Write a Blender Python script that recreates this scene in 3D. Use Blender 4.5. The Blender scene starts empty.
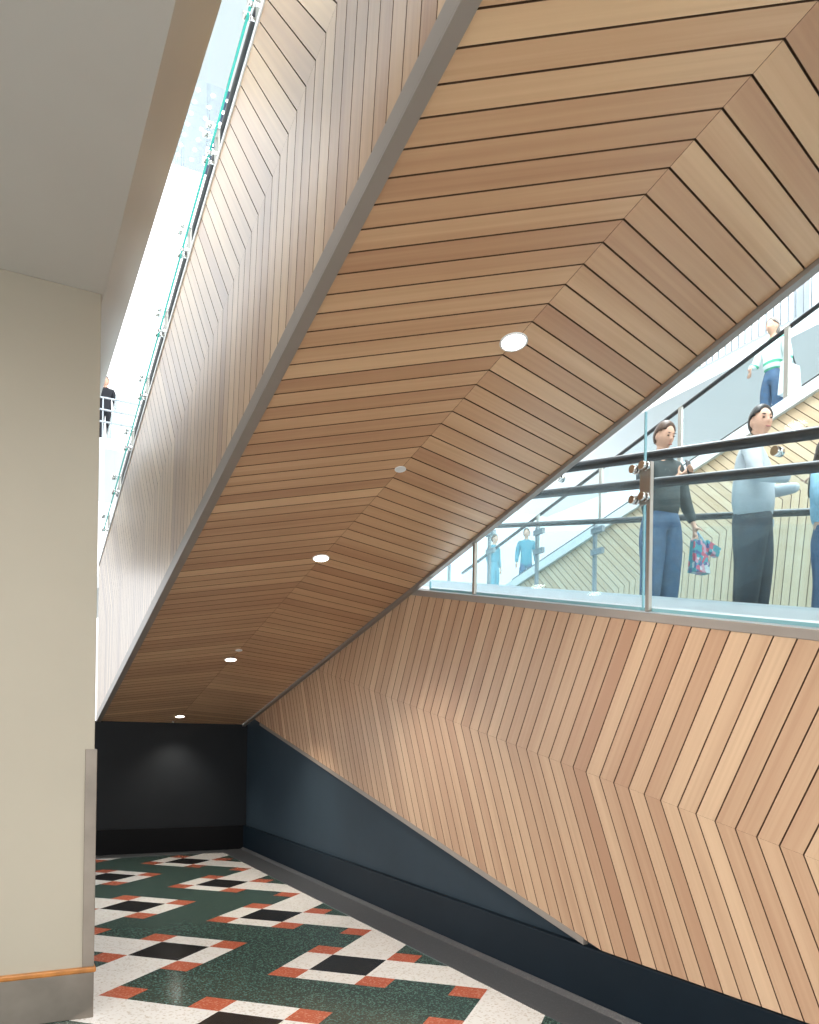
import bpy, bmesh, math, random
from mathutils import Vector, Matrix

SC = bpy.context.scene
COL = SC.collection
PI = math.pi
T = 0.21                      # rise of every moving walkway per metre of run (about 12 degrees)

# ------------------------------------------------------------------ camera
cam_d = bpy.data.cameras.new('camera')
cam = bpy.data.objects.new('camera', cam_d)
COL.objects.link(cam)
cam_d.sensor_fit = 'AUTO'
cam_d.sensor_width = 36.0
cam_d.lens = 800.0 / 1024.0 * 36.0
cam_d.shift_y = (743.68 - 512.0) / 1024.0
cam_d.clip_start = 0.05
cam_d.clip_end = 300
yaw = -math.radians(27.3527)
roll = math.radians(0.866)
fw = Vector((math.sin(-yaw), math.cos(yaw), 0))
rt0 = Vector((math.cos(yaw), math.sin(yaw), 0))
up0 = Vector((0, 0, 1))
rt = rt0 * math.cos(roll) + up0 * math.sin(roll)
up = up0 * math.cos(roll) - rt0 * math.sin(roll)
cam.matrix_world = Matrix(((rt.x, up.x, -fw.x, 0), (rt.y, up.y, -fw.y, 0), (rt.z, up.z, -fw.z, 1.5), (0, 0, 0, 1)))
SC.camera = cam

# ------------------------------------------------------------------ world, light, exposure
W = bpy.data.worlds.new('world')
SC.world = W
W.use_nodes = True
nt = W.node_tree
bg = nt.nodes['Background']
tc = nt.nodes.new('ShaderNodeTexCoord')
sp = nt.nodes.new('ShaderNodeSeparateXYZ')
rp = nt.nodes.new('ShaderNodeValToRGB')
nt.links.new(tc.outputs['Generated'], sp.inputs[0])
nt.links.new(sp.outputs['Z'], rp.inputs[0])
rp.color_ramp.elements[0].position = 0.0
rp.color_ramp.elements[0].color = (0.62, 0.62, 0.62, 1)
rp.color_ramp.elements[1].position = 0.5
rp.color_ramp.elements[1].color = (0.97, 1.0, 1.03, 1)
nt.links.new(rp.outputs[0], bg.inputs[0])
bg.inputs[1].default_value = 2.6
SC.view_settings.view_transform = 'Standard'
SC.view_settings.look = 'None'
SC.view_settings.exposure = 0.0
SC.view_settings.gamma = 1.0
SC.view_settings.use_curve_mapping = False
SC.cycles.transparent_max_bounces = 32


def area_light(name, loc, target, sx, sy, power, color=(1, 1, 1)):
    d = bpy.data.lights.new(name, 'AREA')
    d.shape = 'RECTANGLE'
    d.size = sx
    d.size_y = sy
    d.energy = power
    d.color = color
    o = bpy.data.objects.new(name, d)
    COL.objects.link(o)
    o.location = loc
    o.rotation_euler = (Vector(target) - Vector(loc)).to_track_quat('-Z', 'Y').to_euler()
    return o


# daylight of the hall behind the viewer and the atrium, plus added fill lights
area_light('hall_daylight', (-3.2, -5.0, 3.4), (2.6, 5.5, 1.4), 5.0, 2.6, 175, (1.0, 0.97, 0.93))
area_light('hall_fill', (-1.8, -1.5, 3.87), (-1.8, -1.5, 0), 4.0, 6.0, 560, (1.0, 0.95, 0.88))  # unseen fill panel, added to lift the floor and bounce onto the soffit
area_light('atrium_skylight', (5.5, 5, 16), (6.5, 7, 3), 5, 14, 4200, (0.93, 0.98, 1.0))
area_light('hall_skylight', (-0.8, 4.0, 16), (1.2, 8, 4.0), 4, 12, 120, (0.90, 0.96, 1.0))
area_light('low_side_fill', (-3.5, 15.5, 3.2), (1.1, 9.5, 2.8), 5, 3, 110, (0.88, 0.94, 1.0))  # unseen fill, added to brighten the low end of the side boards
area_light('atrium_side_fill', (17, 1, 10), (4, 5, 2.5), 10, 8, 2600, (0.92, 0.97, 1.0))  # extra unseen fill, added to brighten the riders and pale decks

# ------------------------------------------------------------------ materials
MATS = {}


def mat(name, color, rough=0.5, metal=0.0, noise=0.0, nscale=8.0, bump=0.0, spec=0.5, coat=0.0):
    if name in MATS:
        return MATS[name]
    m = bpy.data.materials.new(name)
    m.use_nodes = True
    n = m.node_tree.nodes
    l = m.node_tree.links
    b = n['Principled BSDF']
    b.inputs['Base Color'].default_value = (*color, 1)
    b.inputs['Roughness'].default_value = rough
    b.inputs['Metallic'].default_value = metal
    b.inputs['Specular IOR Level'].default_value = spec
    b.inputs['Coat Weight'].default_value = coat
    b.inputs['Coat Roughness'].default_value = 0.15
    if noise or bump:
        t = n.new('ShaderNodeTexCoord')
        x = n.new('ShaderNodeTexNoise')
        x.inputs['Scale'].default_value = nscale
        x.inputs['Detail'].default_value = 4
        l.new(t.outputs['Object'], x.inputs['Vector'])
        if noise:
            r = n.new('ShaderNodeValToRGB')
            r.color_ramp.elements[0].position = 0.3
            r.color_ramp.elements[1].position = 0.7
            r.color_ramp.elements[0].color = (*[max(0, c * (1 - noise)) for c in color], 1)
            r.color_ramp.elements[1].color = (*[min(1, c * (1 + noise)) for c in color], 1)
            l.new(x.outputs[0], r.inputs[0])
            l.new(r.outputs[0], b.inputs['Base Color'])
        if bump:
            bp = n.new('ShaderNodeBump')
            bp.inputs['Strength'].default_value = bump
            bp.inputs['Distance'].default_value = 0.01
            l.new(x.outputs[0], bp.inputs['Height'])
            l.new(bp.outputs[0], b.inputs['Normal'])
    MATS[name] = m
    return m


def wood_mat(name, c_lo, c_mid, c_hi, rough=0.42, spec=0.5, coat=0.0):
    m = bpy.data.materials.new(name)
    m.use_nodes = True
    n = m.node_tree.nodes
    l = m.node_tree.links
    b = n['Principled BSDF']
    b.inputs['Roughness'].default_value = rough
    b.inputs['Specular IOR Level'].default_value = spec
    b.inputs['Coat Weight'].default_value = coat
    b.inputs['Coat Roughness'].default_value = 0.3
    uv = n.new('ShaderNodeUVMap')
    uv.uv_map = 'grain'
    at = n.new('ShaderNodeAttribute')
    at.attribute_name = 'tint'
    mp = n.new('ShaderNodeMapping')
    mp.inputs['Scale'].default_value = (0.9, 42.0, 1)
    l.new(uv.outputs[0], mp.inputs['Vector'])
    nz = n.new('ShaderNodeTexNoise')
    nz.inputs['Scale'].default_value = 1.0
    nz.inputs['Detail'].default_value = 5
    nz.inputs['Distortion'].default_value = 0.35
    l.new(mp.outputs[0], nz.inputs['Vector'])
    mp2 = n.new('ShaderNodeMapping')
    mp2.inputs['Scale'].default_value = (0.35, 9.0, 1)
    l.new(uv.outputs[0], mp2.inputs['Vector'])
    nz2 = n.new('ShaderNodeTexNoise')
    nz2.inputs['Scale'].default_value = 1.0
    nz2.inputs['Detail'].default_value = 2
    l.new(mp2.outputs[0], nz2.inputs['Vector'])
    # tint + fine grain + slow streak -> colour
    a1 = n.new('ShaderNodeMath'); a1.operation = 'MULTIPLY_ADD'
    l.new(nz.outputs[0], a1.inputs[0]); a1.inputs[1].default_value = 0.55
    l.new(at.outputs['Fac'], a1.inputs[2])
    a2 = n.new('ShaderNodeMath'); a2.operation = 'MULTIPLY_ADD'
    l.new(nz2.outputs[0], a2.inputs[0]); a2.inputs[1].default_value = 0.65
    l.new(a1.outputs[0], a2.inputs[2])
    a3 = n.new('ShaderNodeMath'); a3.operation = 'SUBTRACT'
    l.new(a2.outputs[0], a3.inputs[0]); a3.inputs[1].default_value = 0.6
    r = n.new('ShaderNodeValToRGB')
    r.color_ramp.elements[0].position = 0.05
    r.color_ramp.elements[0].color = (*c_lo, 1)
    r.color_ramp.elements[1].position = 0.95
    r.color_ramp.elements[1].color = (*c_hi, 1)
    e = r.color_ramp.elements.new(0.5)
    e.color = (*c_mid, 1)
    l.new(a3.outputs[0], r.inputs[0])
    l.new(r.outputs[0], b.inputs['Base Color'])
    bp = n.new('ShaderNodeBump')
    bp.inputs['Strength'].default_value = 0.12
    bp.inputs['Distance'].default_value = 0.002
    l.new(nz.outputs[0], bp.inputs['Height'])
    l.new(bp.outputs[0], b.inputs['Normal'])
    MATS[name] = m
    return m


def glass_mat(name, tint=(0.86, 0.96, 0.96), refl=0.9):
    m = bpy.data.materials.new(name)
    m.use_nodes = True
    n = m.node_tree.nodes
    l = m.node_tree.links
    n.remove(n['Principled BSDF'])
    out = n['Material Output']
    tr = n.new('ShaderNodeBsdfTransparent')
    tr.inputs[0].default_value = (*tint, 1)
    gl = n.new('ShaderNodeBsdfGlossy')
    gl.inputs['Roughness'].default_value = 0.02
    gl.inputs['Color'].default_value = (0.9, 1, 1, 1)
    lw = n.new('ShaderNodeLayerWeight')
    lw.inputs[0].default_value = 0.5
    pw = n.new('ShaderNodeMath'); pw.operation = 'POWER'
    l.new(lw.outputs['Facing'], pw.inputs[0]); pw.inputs[1].default_value = 6.0
    ml = n.new('ShaderNodeMath'); ml.operation = 'MULTIPLY_ADD'
    ml.inputs[1].default_value = refl
    ml.inputs[2].default_value = 0.035 * refl
    l.new(pw.outputs[0], ml.inputs[0])
    mx = n.new('ShaderNodeMixShader')
    l.new(ml.outputs[0], mx.inputs[0])
    l.new(tr.outputs[0], mx.inputs[1])
    l.new(gl.outputs[0], mx.inputs[2])
    l.new(mx.outputs[0], out.inputs[0])
    MATS[name] = m
    return m


def emit_mat(name, color, strength):
    m = bpy.data.materials.new(name)
    m.use_nodes = True
    n = m.node_tree.nodes
    b = n['Principled BSDF']
    b.inputs['Base Color'].default_value = (*color, 1)
    b.inputs['Emission Color'].default_value = (*color, 1)
    b.inputs['Emission Strength'].default_value = strength
    MATS[name] = m
    return m


def terrazzo(name, base, chip, chip2, rough=0.16, chipscale=70, amount=0.5):
    m = bpy.data.materials.new(name)
    m.use_nodes = True
    n = m.node_tree.nodes
    l = m.node_tree.links
    b = n['Principled BSDF']
    b.inputs['Roughness'].default_value = rough
    t = n.new('ShaderNodeTexCoord')
    v = n.new('ShaderNodeTexVoronoi')
    v.inputs['Scale'].default_value = chipscale
    l.new(t.outputs['Object'], v.inputs['Vector'])
    sx = n.new('ShaderNodeSeparateColor')
    l.new(v.outputs['Color'], sx.inputs[0])
    r = n.new('ShaderNodeValToRGB')
    r.color_ramp.interpolation = 'CONSTANT'
    r.color_ramp.elements[0].position = 0
    r.color_ramp.elements[0].color = (*base, 1)
    r.color_ramp.elements[1].position = 1 - amount * 0.35
    r.color_ramp.elements[1].color = (*chip, 1)
    e = r.color_ramp.elements.new(1 - amount * 0.7)
    e.color = (*chip2, 1)
    l.new(sx.outputs[0], r.inputs[0])
    nz = n.new('ShaderNodeTexNoise')
    nz.inputs['Scale'].default_value = 2.5
    nz.inputs['Detail'].default_value = 3
    l.new(t.outputs['Object'], nz.inputs['Vector'])
    mx = n.new('ShaderNodeMix')
    mx.data_type = 'RGBA'
    mx.blend_type = 'MULTIPLY'
    mx.inputs[0].default_value = 0.15
    l.new(r.outputs[0], mx.inputs[6])
    l.new(nz.outputs[0], mx.inputs[7])
    l.new(mx.outputs[2], b.inputs['Base Color'])
    MATS[name] = m
    return m


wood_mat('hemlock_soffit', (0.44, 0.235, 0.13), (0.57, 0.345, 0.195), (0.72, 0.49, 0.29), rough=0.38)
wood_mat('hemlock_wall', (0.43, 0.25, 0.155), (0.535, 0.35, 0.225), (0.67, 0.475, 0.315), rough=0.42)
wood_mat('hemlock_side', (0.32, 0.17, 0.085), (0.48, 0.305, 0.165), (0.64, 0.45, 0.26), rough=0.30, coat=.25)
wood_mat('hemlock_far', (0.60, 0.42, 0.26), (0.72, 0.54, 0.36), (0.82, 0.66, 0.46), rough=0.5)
mat('groove_shade', (0.10, 0.048, 0.022), 0.9)  # shade between boards, painted onto their edges and backing
mat('trim_metal', (0.31, 0.275, 0.245), 0.45, 0.35, noise=0.05, nscale=3)
mat('sill_metal', (0.36, 0.32, 0.29), 0.4, 0.3, noise=0.05, nscale=3)
mat('steel', (0.40, 0.37, 0.33), 0.38, 0.85, noise=0.06, nscale=5)
mat('brushed_steel', (0.27, 0.235, 0.20), 0.36, 0.85, noise=0.2, nscale=3.5, bump=0.05)
mat('chrome', (0.75, 0.74, 0.72), 0.12, 1.0)
mat('cream_paint', (0.41, 0.375, 0.305), 0.55, noise=0.02, nscale=2, bump=0.02)
mat('ceiling_paint', (0.58, 0.57, 0.54), 0.6, noise=0.02, nscale=1.5, bump=0.02)
mat('beam_paint', (0.48, 0.48, 0.45), 0.35, noise=0.02, nscale=1.5)
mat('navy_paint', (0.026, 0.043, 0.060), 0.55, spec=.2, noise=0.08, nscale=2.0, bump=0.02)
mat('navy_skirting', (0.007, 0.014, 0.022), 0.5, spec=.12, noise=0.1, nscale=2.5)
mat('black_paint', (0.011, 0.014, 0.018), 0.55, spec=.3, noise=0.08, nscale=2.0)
mat('black_skirting', (0.003, 0.0035, 0.005), 0.6, spec=.2, noise=0.08, nscale=2.0)
mat('oak_rail', (0.42, 0.17, 0.04), 0.35, noise=0.25, nscale=14)
mat('rubber', (0.012, 0.013, 0.016), 0.35)
mat('white_panel', (0.86, 0.88, 0.90), 0.4, noise=0.02, nscale=1)
mat('white_deck', (0.80, 0.83, 0.86), 0.3, noise=0.04, nscale=6)
mat('pallet', (0.22, 0.24, 0.26), 0.4, 0.4, noise=0.15, nscale=20)
mat('grey_metal', (0.33, 0.36, 0.39), 0.4, 0.4)
mat('blue_panel', (0.035, 0.085, 0.17), 0.45)
glass_mat('glass', (0.965, 0.990, 0.992), 0.55)
glass_mat('inner_glass', (0.95, 0.976, 0.985), 0.5)
mat('glass_edge', (0.02, 0.42, 0.34), 0.15)
mat('glass_edge_blue', (0.22, 0.44, 0.50), 0.15)
terrazzo('terrazzo_green', (0.042, 0.075, 0.068), (0.12, 0.19, 0.165), (0.05, 0.095, 0.08), 0.15, 120, 0.55)
terrazzo('terrazzo_white', (0.88, 0.875, 0.87), (0.68, 0.63, 0.58), (0.76, 0.73, 0.70), 0.16, 90, 0.25)
terrazzo('terrazzo_red', (0.52, 0.135, 0.075), (0.62, 0.24, 0.16), (0.47, 0.11, 0.065), 0.16, 110, 0.5)
terrazzo('terrazzo_black', (0.018, 0.018, 0.019), (0.05, 0.05, 0.05), (0.026, 0.026, 0.026), 0.15, 110, 0.35)
terrazzo('terrazzo_grey', (0.085, 0.09, 0.10), (0.12, 0.125, 0.135), (0.095, 0.10, 0.11), 0.28, 120, 0.45)
emit_mat('lamp_lens', (1.0, 0.93, 0.82), 14.0)
emit_mat('far_lamp', (1.0, 0.98, 0.94), 6.0)


# ------------------------------------------------------------------ helpers
def tag(o, label=None, cat=None, group=None, kind=None):
    if label: o['label'] = label
    if cat: o['category'] = cat
    if group: o['group'] = group
    if kind: o['kind'] = kind
    return o


def empty(name, loc=(0, 0, 0), rz=0.0):
    o = bpy.data.objects.new(name, None)
    o.empty_display_size = 0.2
    COL.objects.link(o)
    o.location = loc
    o.rotation_euler = (0, 0, rz)
    return o


class MB:
    """collects shapes; build() links them as one mesh object"""
    def __init__(self):
        self.bm = bmesh.new()
        self.uv = self.bm.loops.layers.uv.new('grain')
        self.tl = self.bm.faces.layers.float.new('tint')

    def face(self, pts, mi=0, uvs=None, tint=0.5, smooth=False):
        vs = [self.bm.verts.new(p) for p in pts]
        try:
            f = self.bm.faces.new(vs)
        except ValueError:
            return None
        f.material_index = mi
        f[self.tl] = tint
        f.smooth = smooth
        if uvs:
            for lp, q in zip(f.loops, uvs):
                lp[self.uv].uv = q
        return f

    def hexa(self, p, mi=0):
        """p: 8 points, 0-3 bottom ring, 4-7 top ring"""
        vs = [self.bm.verts.new(q) for q in p]
        for idx in ((3, 2, 1, 0), (4, 5, 6, 7), (0, 1, 5, 4), (1, 2, 6, 5), (2, 3, 7, 6), (3, 0, 4, 7)):
            f = self.bm.faces.new([vs[i] for i in idx])
            f.material_index = mi
            f[self.tl] = 0.5
        return vs

    def box(self, x0, x1, y0, y1, z0, z1, mi=0, t=0.0):
        """box whose z rises by t per metre of y"""
        def P(x, y, z): return (x, y, z + t * y)
        return self.hexa([P(x0, y0, z0), P(x1, y0, z0), P(x1, y1, z0), P(x0, y1, z0),
                          P(x0, y0, z1), P(x1, y0, z1), P(x1, y1, z1), P(x0, y1, z1)], mi)

    def tube(self, a, b, r, n=14, mi=0, caps=True, r2=None):
        a = Vector(a); b = Vector(b)
        r2 = r if r2 is None else r2
        d = (b - a).normalized()
        u = d.orthogonal().normalized()
        v = d.cross(u)
        A = []; B = []
        for i in range(n):
            an = 2 * PI * i / n
            o = u * math.cos(an) + v * math.sin(an)
            A.append(self.bm.verts.new(a + o * r)); B.append(self.bm.verts.new(b + o * r2))
        for i in range(n):
            j = (i + 1) % n
            f = self.bm.faces.new((A[i], A[j], B[j], B[i])); f.material_index = mi; f.smooth = True
        if caps:
            f = self.bm.faces.new(A[::-1]); f.material_index = mi
            f = self.bm.faces.new(B); f.material_index = mi

    def sweep(self, pts, prof, mi=0):
        """profile (x,z offsets) swept along points running in y"""
        rings = []
        for p in pts:
            rings.append([self.bm.verts.new((p[0] + q[0], p[1], p[2] + q[1])) for q in prof])
        n = len(prof)
        for k in range(len(rings) - 1):
            for i in range(n):
                j = (i + 1) % n
                f = self.bm.faces.new((rings[k][i], rings[k][j], rings[k + 1][j], rings[k + 1][i]))
                f.material_index = mi
                f.smooth = True
        f = self.bm.faces.new(rings[0][::-1]); f.material_index = mi
        f = self.bm.faces.new(rings[-1]); f.material_index = mi

    def build(self, name, mats, parent=None, bevel=0.0, smooth=False, recalc=True):
        if recalc:
            bmesh.ops.recalc_face_normals(self.bm, faces=self.bm.faces[:])
        me = bpy.data.meshes.new(name)
        self.bm.to_mesh(me)
        self.bm.free()
        if smooth:
            for p in me.polygons: p.use_smooth = True
        for m in (mats if isinstance(mats, (list, tuple)) else [mats]):
            me.materials.append(MATS[m] if isinstance(m, str) else m)
        o = bpy.data.objects.new(name, me)
        COL.objects.link(o)
        if parent: o.parent = parent
        if bevel:
            md = o.modifiers.new('bevel', 'BEVEL')
            md.width = bevel; md.segments = 2; md.limit_method = 'ANGLE'; md.angle_limit = 0.7
        return o


def clip(poly, sub):
    """Sutherland-Hodgman: convex polygon 'poly' clipped by convex CCW 'sub'"""
    out = list(poly)
    n = len(sub)
    for i in range(n):
        a = sub[i]; b = sub[(i + 1) % n]
        inp = out; out = []
        if not inp: return []
        def side(p): return (b[0] - a[0]) * (p[1] - a[1]) - (b[1] - a[1]) * (p[0] - a[0])
        for k in range(len(inp)):
            p = inp[k]; q = inp[(k + 1) % len(inp)]
            sp_, sq = side(p), side(q)
            if sp_ >= 0: out.append(p)
            if (sp_ >= 0) != (sq >= 0):
                t_ = sp_ / (sp_ - sq)
                out.append((p[0] + (q[0] - p[0]) * t_, p[1] + (q[1] - p[1]) * t_))
    return out


def ccw(poly):
    a = sum(poly[i][0] * poly[(i + 1) % len(poly)][1] - poly[(i + 1) % len(poly)][0] * poly[i][1] for i in range(len(poly)))
    return poly if a > 0 else poly[::-1]


def planks(mb, domain, base, e, pitch, d, k0, k1, M, nrm, tints, gap=0.006, thick=0.014, L=12.0):
    """boards between parallel lines base+k*pitch*e (+ direction d), cut to a convex outline.
       M maps (u,v) to the surface point, nrm points into the wall behind the boards."""
    domain = ccw(domain)
    nv = Vector(nrm)
    dl = math.hypot(*d)
    dn = (d[0] / dl, d[1] / dl)
    perp = (-dn[1], dn[0])
    for k in range(k0, k1):
        a = (base[0] + (k * pitch + gap / 2) * e[0], base[1] + (k * pitch + gap / 2) * e[1])
        b = (base[0] + ((k + 1) * pitch - gap / 2) * e[0], base[1] + ((k + 1) * pitch - gap / 2) * e[1])
        q = ccw([a, b, (b[0] + dn[0] * L, b[1] + dn[1] * L), (a[0] + dn[0] * L, a[1] + dn[1] * L)])
        pl = clip(q, domain)
        # drop duplicate points
        pp = []
        for p in pl:
            if not pp or math.hypot(p[0] - pp[-1][0], p[1] - pp[-1][1]) > 1e-5: pp.append(p)
        if len(pp) > 1 and math.hypot(pp[0][0] - pp[-1][0], pp[0][1] - pp[-1][1]) < 1e-5: pp.pop()
        if len(pp) < 3: continue
        tv = tints(k)
        off = (k * 7.31) % 50
        uvs = [((p[0] - base[0]) * dn[0] + (p[1] - base[1]) * dn[1] + off * 1.7,
                (p[0] - base[0]) * perp[0] + (p[1] - base[1]) * perp[1] + off) for p in pp]
        top = [Vector(M(*p)) for p in pp]
        low = [p + nv * thick for p in top]
        mb.face(top, 0, uvs, tv)
        m = len(pp)
        for i in range(m):
            j = (i + 1) % m
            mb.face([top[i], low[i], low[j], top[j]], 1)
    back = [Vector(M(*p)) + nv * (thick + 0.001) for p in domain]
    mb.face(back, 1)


def tint_fn(seed, spread=0.33):
    cache = {}
    def f(k):
        if k not in cache:
            r = random.Random(seed * 1000 + k)
            v = r.gauss(0.5, spread * 0.62)
            cache[k] = min(1.0, max(0.0, v))
        return cache[k]
    return f


# ------------------------------------------------------------------ floor
KX = 2.735          # dark border strip starts here
YB = 10.97          # back wall
mb = MB()
mb.box(-14, 26, -10, 26, -0.12, 0.0, 0)
inl = 0.0006
A = (math.sqrt(.5), math.sqrt(.5))
B = (math.sqrt(.5), -math.sqrt(.5))
REG = [(-7.5, -3.0), (KX, -3.0), (KX, YB - 0.30), (-7.5, YB - 0.30)]


def tile(cx, cy, a0, a1, b0, b1, mi, s=1.0):
    q = []
    for a, b in ((a0, b0), (a1, b0), (a1, b1), (a0, b1)):
        a = (a - 0.2) * s; b = (b - 0.2) * s
        q.append((cx + a * A[0] + b * B[0], cy + a * A[1] + b * B[1]))
    q = clip(ccw(q), REG)
    if len(q) >= 3:
        mb.face([(p[0], p[1], inl) for p in q], mi)


def motif(cx, cy, s):
    tile(cx, cy, 0, .4, 0, .4, 3, s)
    for a in (-.2, .4):
        for b in (-.2, .4):
            tile(cx, cy, a, a + .2, b, b + .2, 2, s)
    tile(cx, cy, .4, .6, 0, .4, 1, s)
    tile(cx, cy, 0, .4, .4, .6, 1, s)
    tile(cx, cy, -.8, 0, 0, .4, 1, s)
    tile(cx, cy, 0, .4, -.8, 0, 1, s)
    tile(cx, cy, -1.2, -.8, 0, .4, 1, s)
    tile(cx, cy, -.8, -.6, .4, .6, 2, s)


DY = 1.2 * math.sqrt(2)
for col in range(-2, 2):
    px = 1.118 + col * 2 * 1.90
    for k in range(-6, 5):
        motif(px, 5.83 + k * DY, 1.0)
        if px + 1.02 < KX + 1: motif(px + 1.02, 5.83 - 0.85 + k * DY, -1.0)
fl = mb.build('floor', ['terrazzo_green', 'terrazzo_white', 'terrazzo_red', 'terrazzo_black'], recalc=False)
tag(fl, kind='structure', label='polished terrazzo floor of green field with white, red and black diamond inlays')
for p in fl.data.polygons:
    if p.normal.z < 0 and p.material_index > 0: p.flip()

# dark border strip with a little cove up against the skirting
mb = MB()
mb.box(KX, 3.07, -3, YB, 0.0, 0.004)
mb.box(-4, KX, YB - 0.30, YB, 0.0, 0.004)
mb.hexa([(3.035, -3, .004), (3.075, -3, .004), (3.075, YB - .02, .004), (3.035, YB - .02, .004),
         (3.07, -3, .028), (3.075, -3, .028), (3.075, YB - .02, .028), (3.07, YB - .02, .028)])
tag(mb.build('trim_1', 'terrazzo_grey'), kind='structure', label='dark grey border strip of the floor along the navy wall')

# ------------------------------------------------------------------ back wall, navy wall, skirtings
mb = MB()
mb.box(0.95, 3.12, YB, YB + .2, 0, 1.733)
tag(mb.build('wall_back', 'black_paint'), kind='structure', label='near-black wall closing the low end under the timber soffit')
mb = MB()
mb.box(0.95, 3.10, YB - .035, YB, 0.0, .33)
tag(mb.build('baseboard_back', 'black_skirting', bevel=.004), kind='structure', label='black skirting along the back wall')


def zb(y): return -0.44 + T * y      # lower edge of the timber on the right
def zs(y): return 4.035 - T * y      # soffit


mb = MB()
y0, yt, y1 = -3.0, 10.2, YB + 0.1
def nw(x):
    return [(x, y0, 0), (x, y1, 0), (x, y1, zs(y1) + .05), (x, 10.42, zs(10.42) + .05), (x, yt, zb(10.2) + .10), (x, 3.6, zb(3.6) + .03), (x, y0, .33)]
pa, pb = nw(3.125), nw(3.155)
mb.face(pa); mb.face(pb[::-1])
for i in range(len(pa)):
    j = (i + 1) % len(pa)
    mb.face([pa[i], pa[j], pb[j], pb[i]])
tag(mb.build('wall_right', 'navy_paint'), kind='structure', label='dark navy wall below the sloping timber')
mb = MB()
mb.box(3.075, 3.125, y0, YB, 0.0, .33)
tag(mb.build('baseboard_right', 'navy_skirting', bevel=.006), kind='structure', label='deep navy skirting along the right wall')

# ------------------------------------------------------------------ ceiling and downstand at the left
mb = MB()
mb.box(-9, .487, -9, YB + 1, 3.90, 4.15)
tag(mb.build('ceiling', 'ceiling_paint'), kind='structure', label='plain taupe ceiling at upper left')
mb = MB()
mb.hexa([(.487, -9, 3.90), (.487, YB + 1, 3.90), (.487, YB + 1, 4.5), (.487, -9, 4.5),
         (.750, -9, 4.407), (.750, YB + 1, 4.407), (.750, YB + 1, 4.5), (.750, -9, 4.5)])
tag(mb.build('trim_2', 'beam_paint'), kind='structure', label='slanting grey edge strip along the void side of the ceiling')

mb = MB(); mb.box(-7.3, -7.0, -9, 27, 4.15, 17)
tag(mb.build('wall_left', 'beam_paint'), kind='structure', label='plain side wall of the tall hall above the ceiling slab')
mb = MB(); mb.box(-2.5, 5.0, 6.5, 12.9, 12.0, 12.3)
tag(mb.build('ceiling_upper', 'white_panel'), kind='structure', label='pale underside of a high gallery in the narrow gap')
# ------------------------------------------------------------------ pillar
pil = empty('pillar', (-0.11, 5.0, 0))
def loc(mb_, name, m, parent, bevel=0.0, label=None):
    o = mb_.build(name, m, parent, bevel)
    o.matrix_parent_inverse = parent.matrix_world.inverted() if parent else Matrix()
    if label: tag(o, label)
    return o
bpy.context.view_layer.update()
tag(pil, 'square cream painted pillar with stainless steel base at the left edge', 'pillar')
mb = MB(); mb.box(-.71, .475, 4.612, 5.4, .27, 3.9)
loc(mb, 'shaft', 'cream_paint', pil, .004)
mb = MB()
mb.box(-.71, -.09, 4.60, 5.41, 0, .245); mb.box(-.087, .487, 4.60, 5.41, 0, .245)
loc(mb, 'steel_base', 'brushed_steel', pil, .004, 'brushed stainless steel kick plates')
mb = MB(); mb.box(-.725, .497, 4.588, 5.42, .245, .275)
loc(mb, 'wood_rail', 'oak_rail', pil, .008, 'orange-brown varnished wooden rail')
mb = MB()
mb.box(.428, .487, 4.600, 4.612, .275, 1.445); mb.box(.475, .487, 4.612, 4.67, .275, 1.445)
loc(mb, 'corner_guard', 'brushed_steel', pil, .002, 'steel corner guard')

# ------------------------------------------------------------------ descending walkway overhead
LX, RX, MX = 1.15, 3.09, 2.124
yA, yB_ = -3.5, YB + .02
walk = empty('moving_walkway', (2.12, YB, 0))
tag(walk, 'timber-clad moving walkway sloping down overhead towards the black wall', 'moving walkway')
bpy.context.view_layer.update()


def S(x, y): return (x, y, zs(y))


mb = MB()
fn = tint_fn(11)
rnd_l = tint_fn(12, .26)
rnd_r = tint_fn(13, .26)
dom = [(LX + .052, yA), (MX - .001, yA), (MX - .001, yB_), (LX + .052, yB_)]
planks(mb, dom, (MX, 1.67), (0, 1), .1177, (-1, .585), -52, 82, S, (0, 0, 1), rnd_l, gap=.0085)
dom = [(MX + .001, yA), (RX - .042, yA), (RX - .042, yB_), (MX + .001, yB_)]
planks(mb, dom, (MX, 1.67), (0, 1), .1177, (1, .275), -50, 82, S, (0, 0, 1), rnd_r, gap=.0085)
loc(mb, 'soffit_boards', ['hemlock_soffit', 'groove_shade'], walk)

# side facing the hall (x = LX), seen from -x
zt_main = 6.05
def SL(y, z): return (LX, y, z)
mb = MB()
up_t, lo_t = tint_fn(21, .24), tint_fn(21, .24)
R0 = 5.015
dom = [(yA, R0 - T * yA + .0005), (yB_, R0 - T * yB_ + .0005), (yB_, zt_main - T * yB_), (yA, zt_main - T * yA)]
planks(mb, dom, (2.937, R0 - T * 2.937), (1, -T), .1165, (1, 1.18), -70, 72, SL, (1, 0, 0), up_t, gap=.0065)
dom = [(yA, 4.115 - T * yA), (yB_, 4.115 - T * yB_), (yB_, R0 - T * yB_ - .0005), (yA, R0 - T * yA - .0005)]
planks(mb, dom, (2.937, R0 - T * 2.937), (1, -T), .1165, (.125, -1), -60, 72, SL, (1, 0, 0), lo_t, gap=.0065)
loc(mb, 'side_boards', ['hemlock_side', 'groove_shade'], walk, label='timber side boards in a chevron facing the hall')

# side facing the other walkway
mb = MB(); mb.box(RX - .03, RX - .012, yA, yB_, 4.10, 6.03, 0, -T)
loc(mb, 'inner_side_panel', 'white_panel', walk, label='white panel facing the neighbouring walkway')
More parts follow.
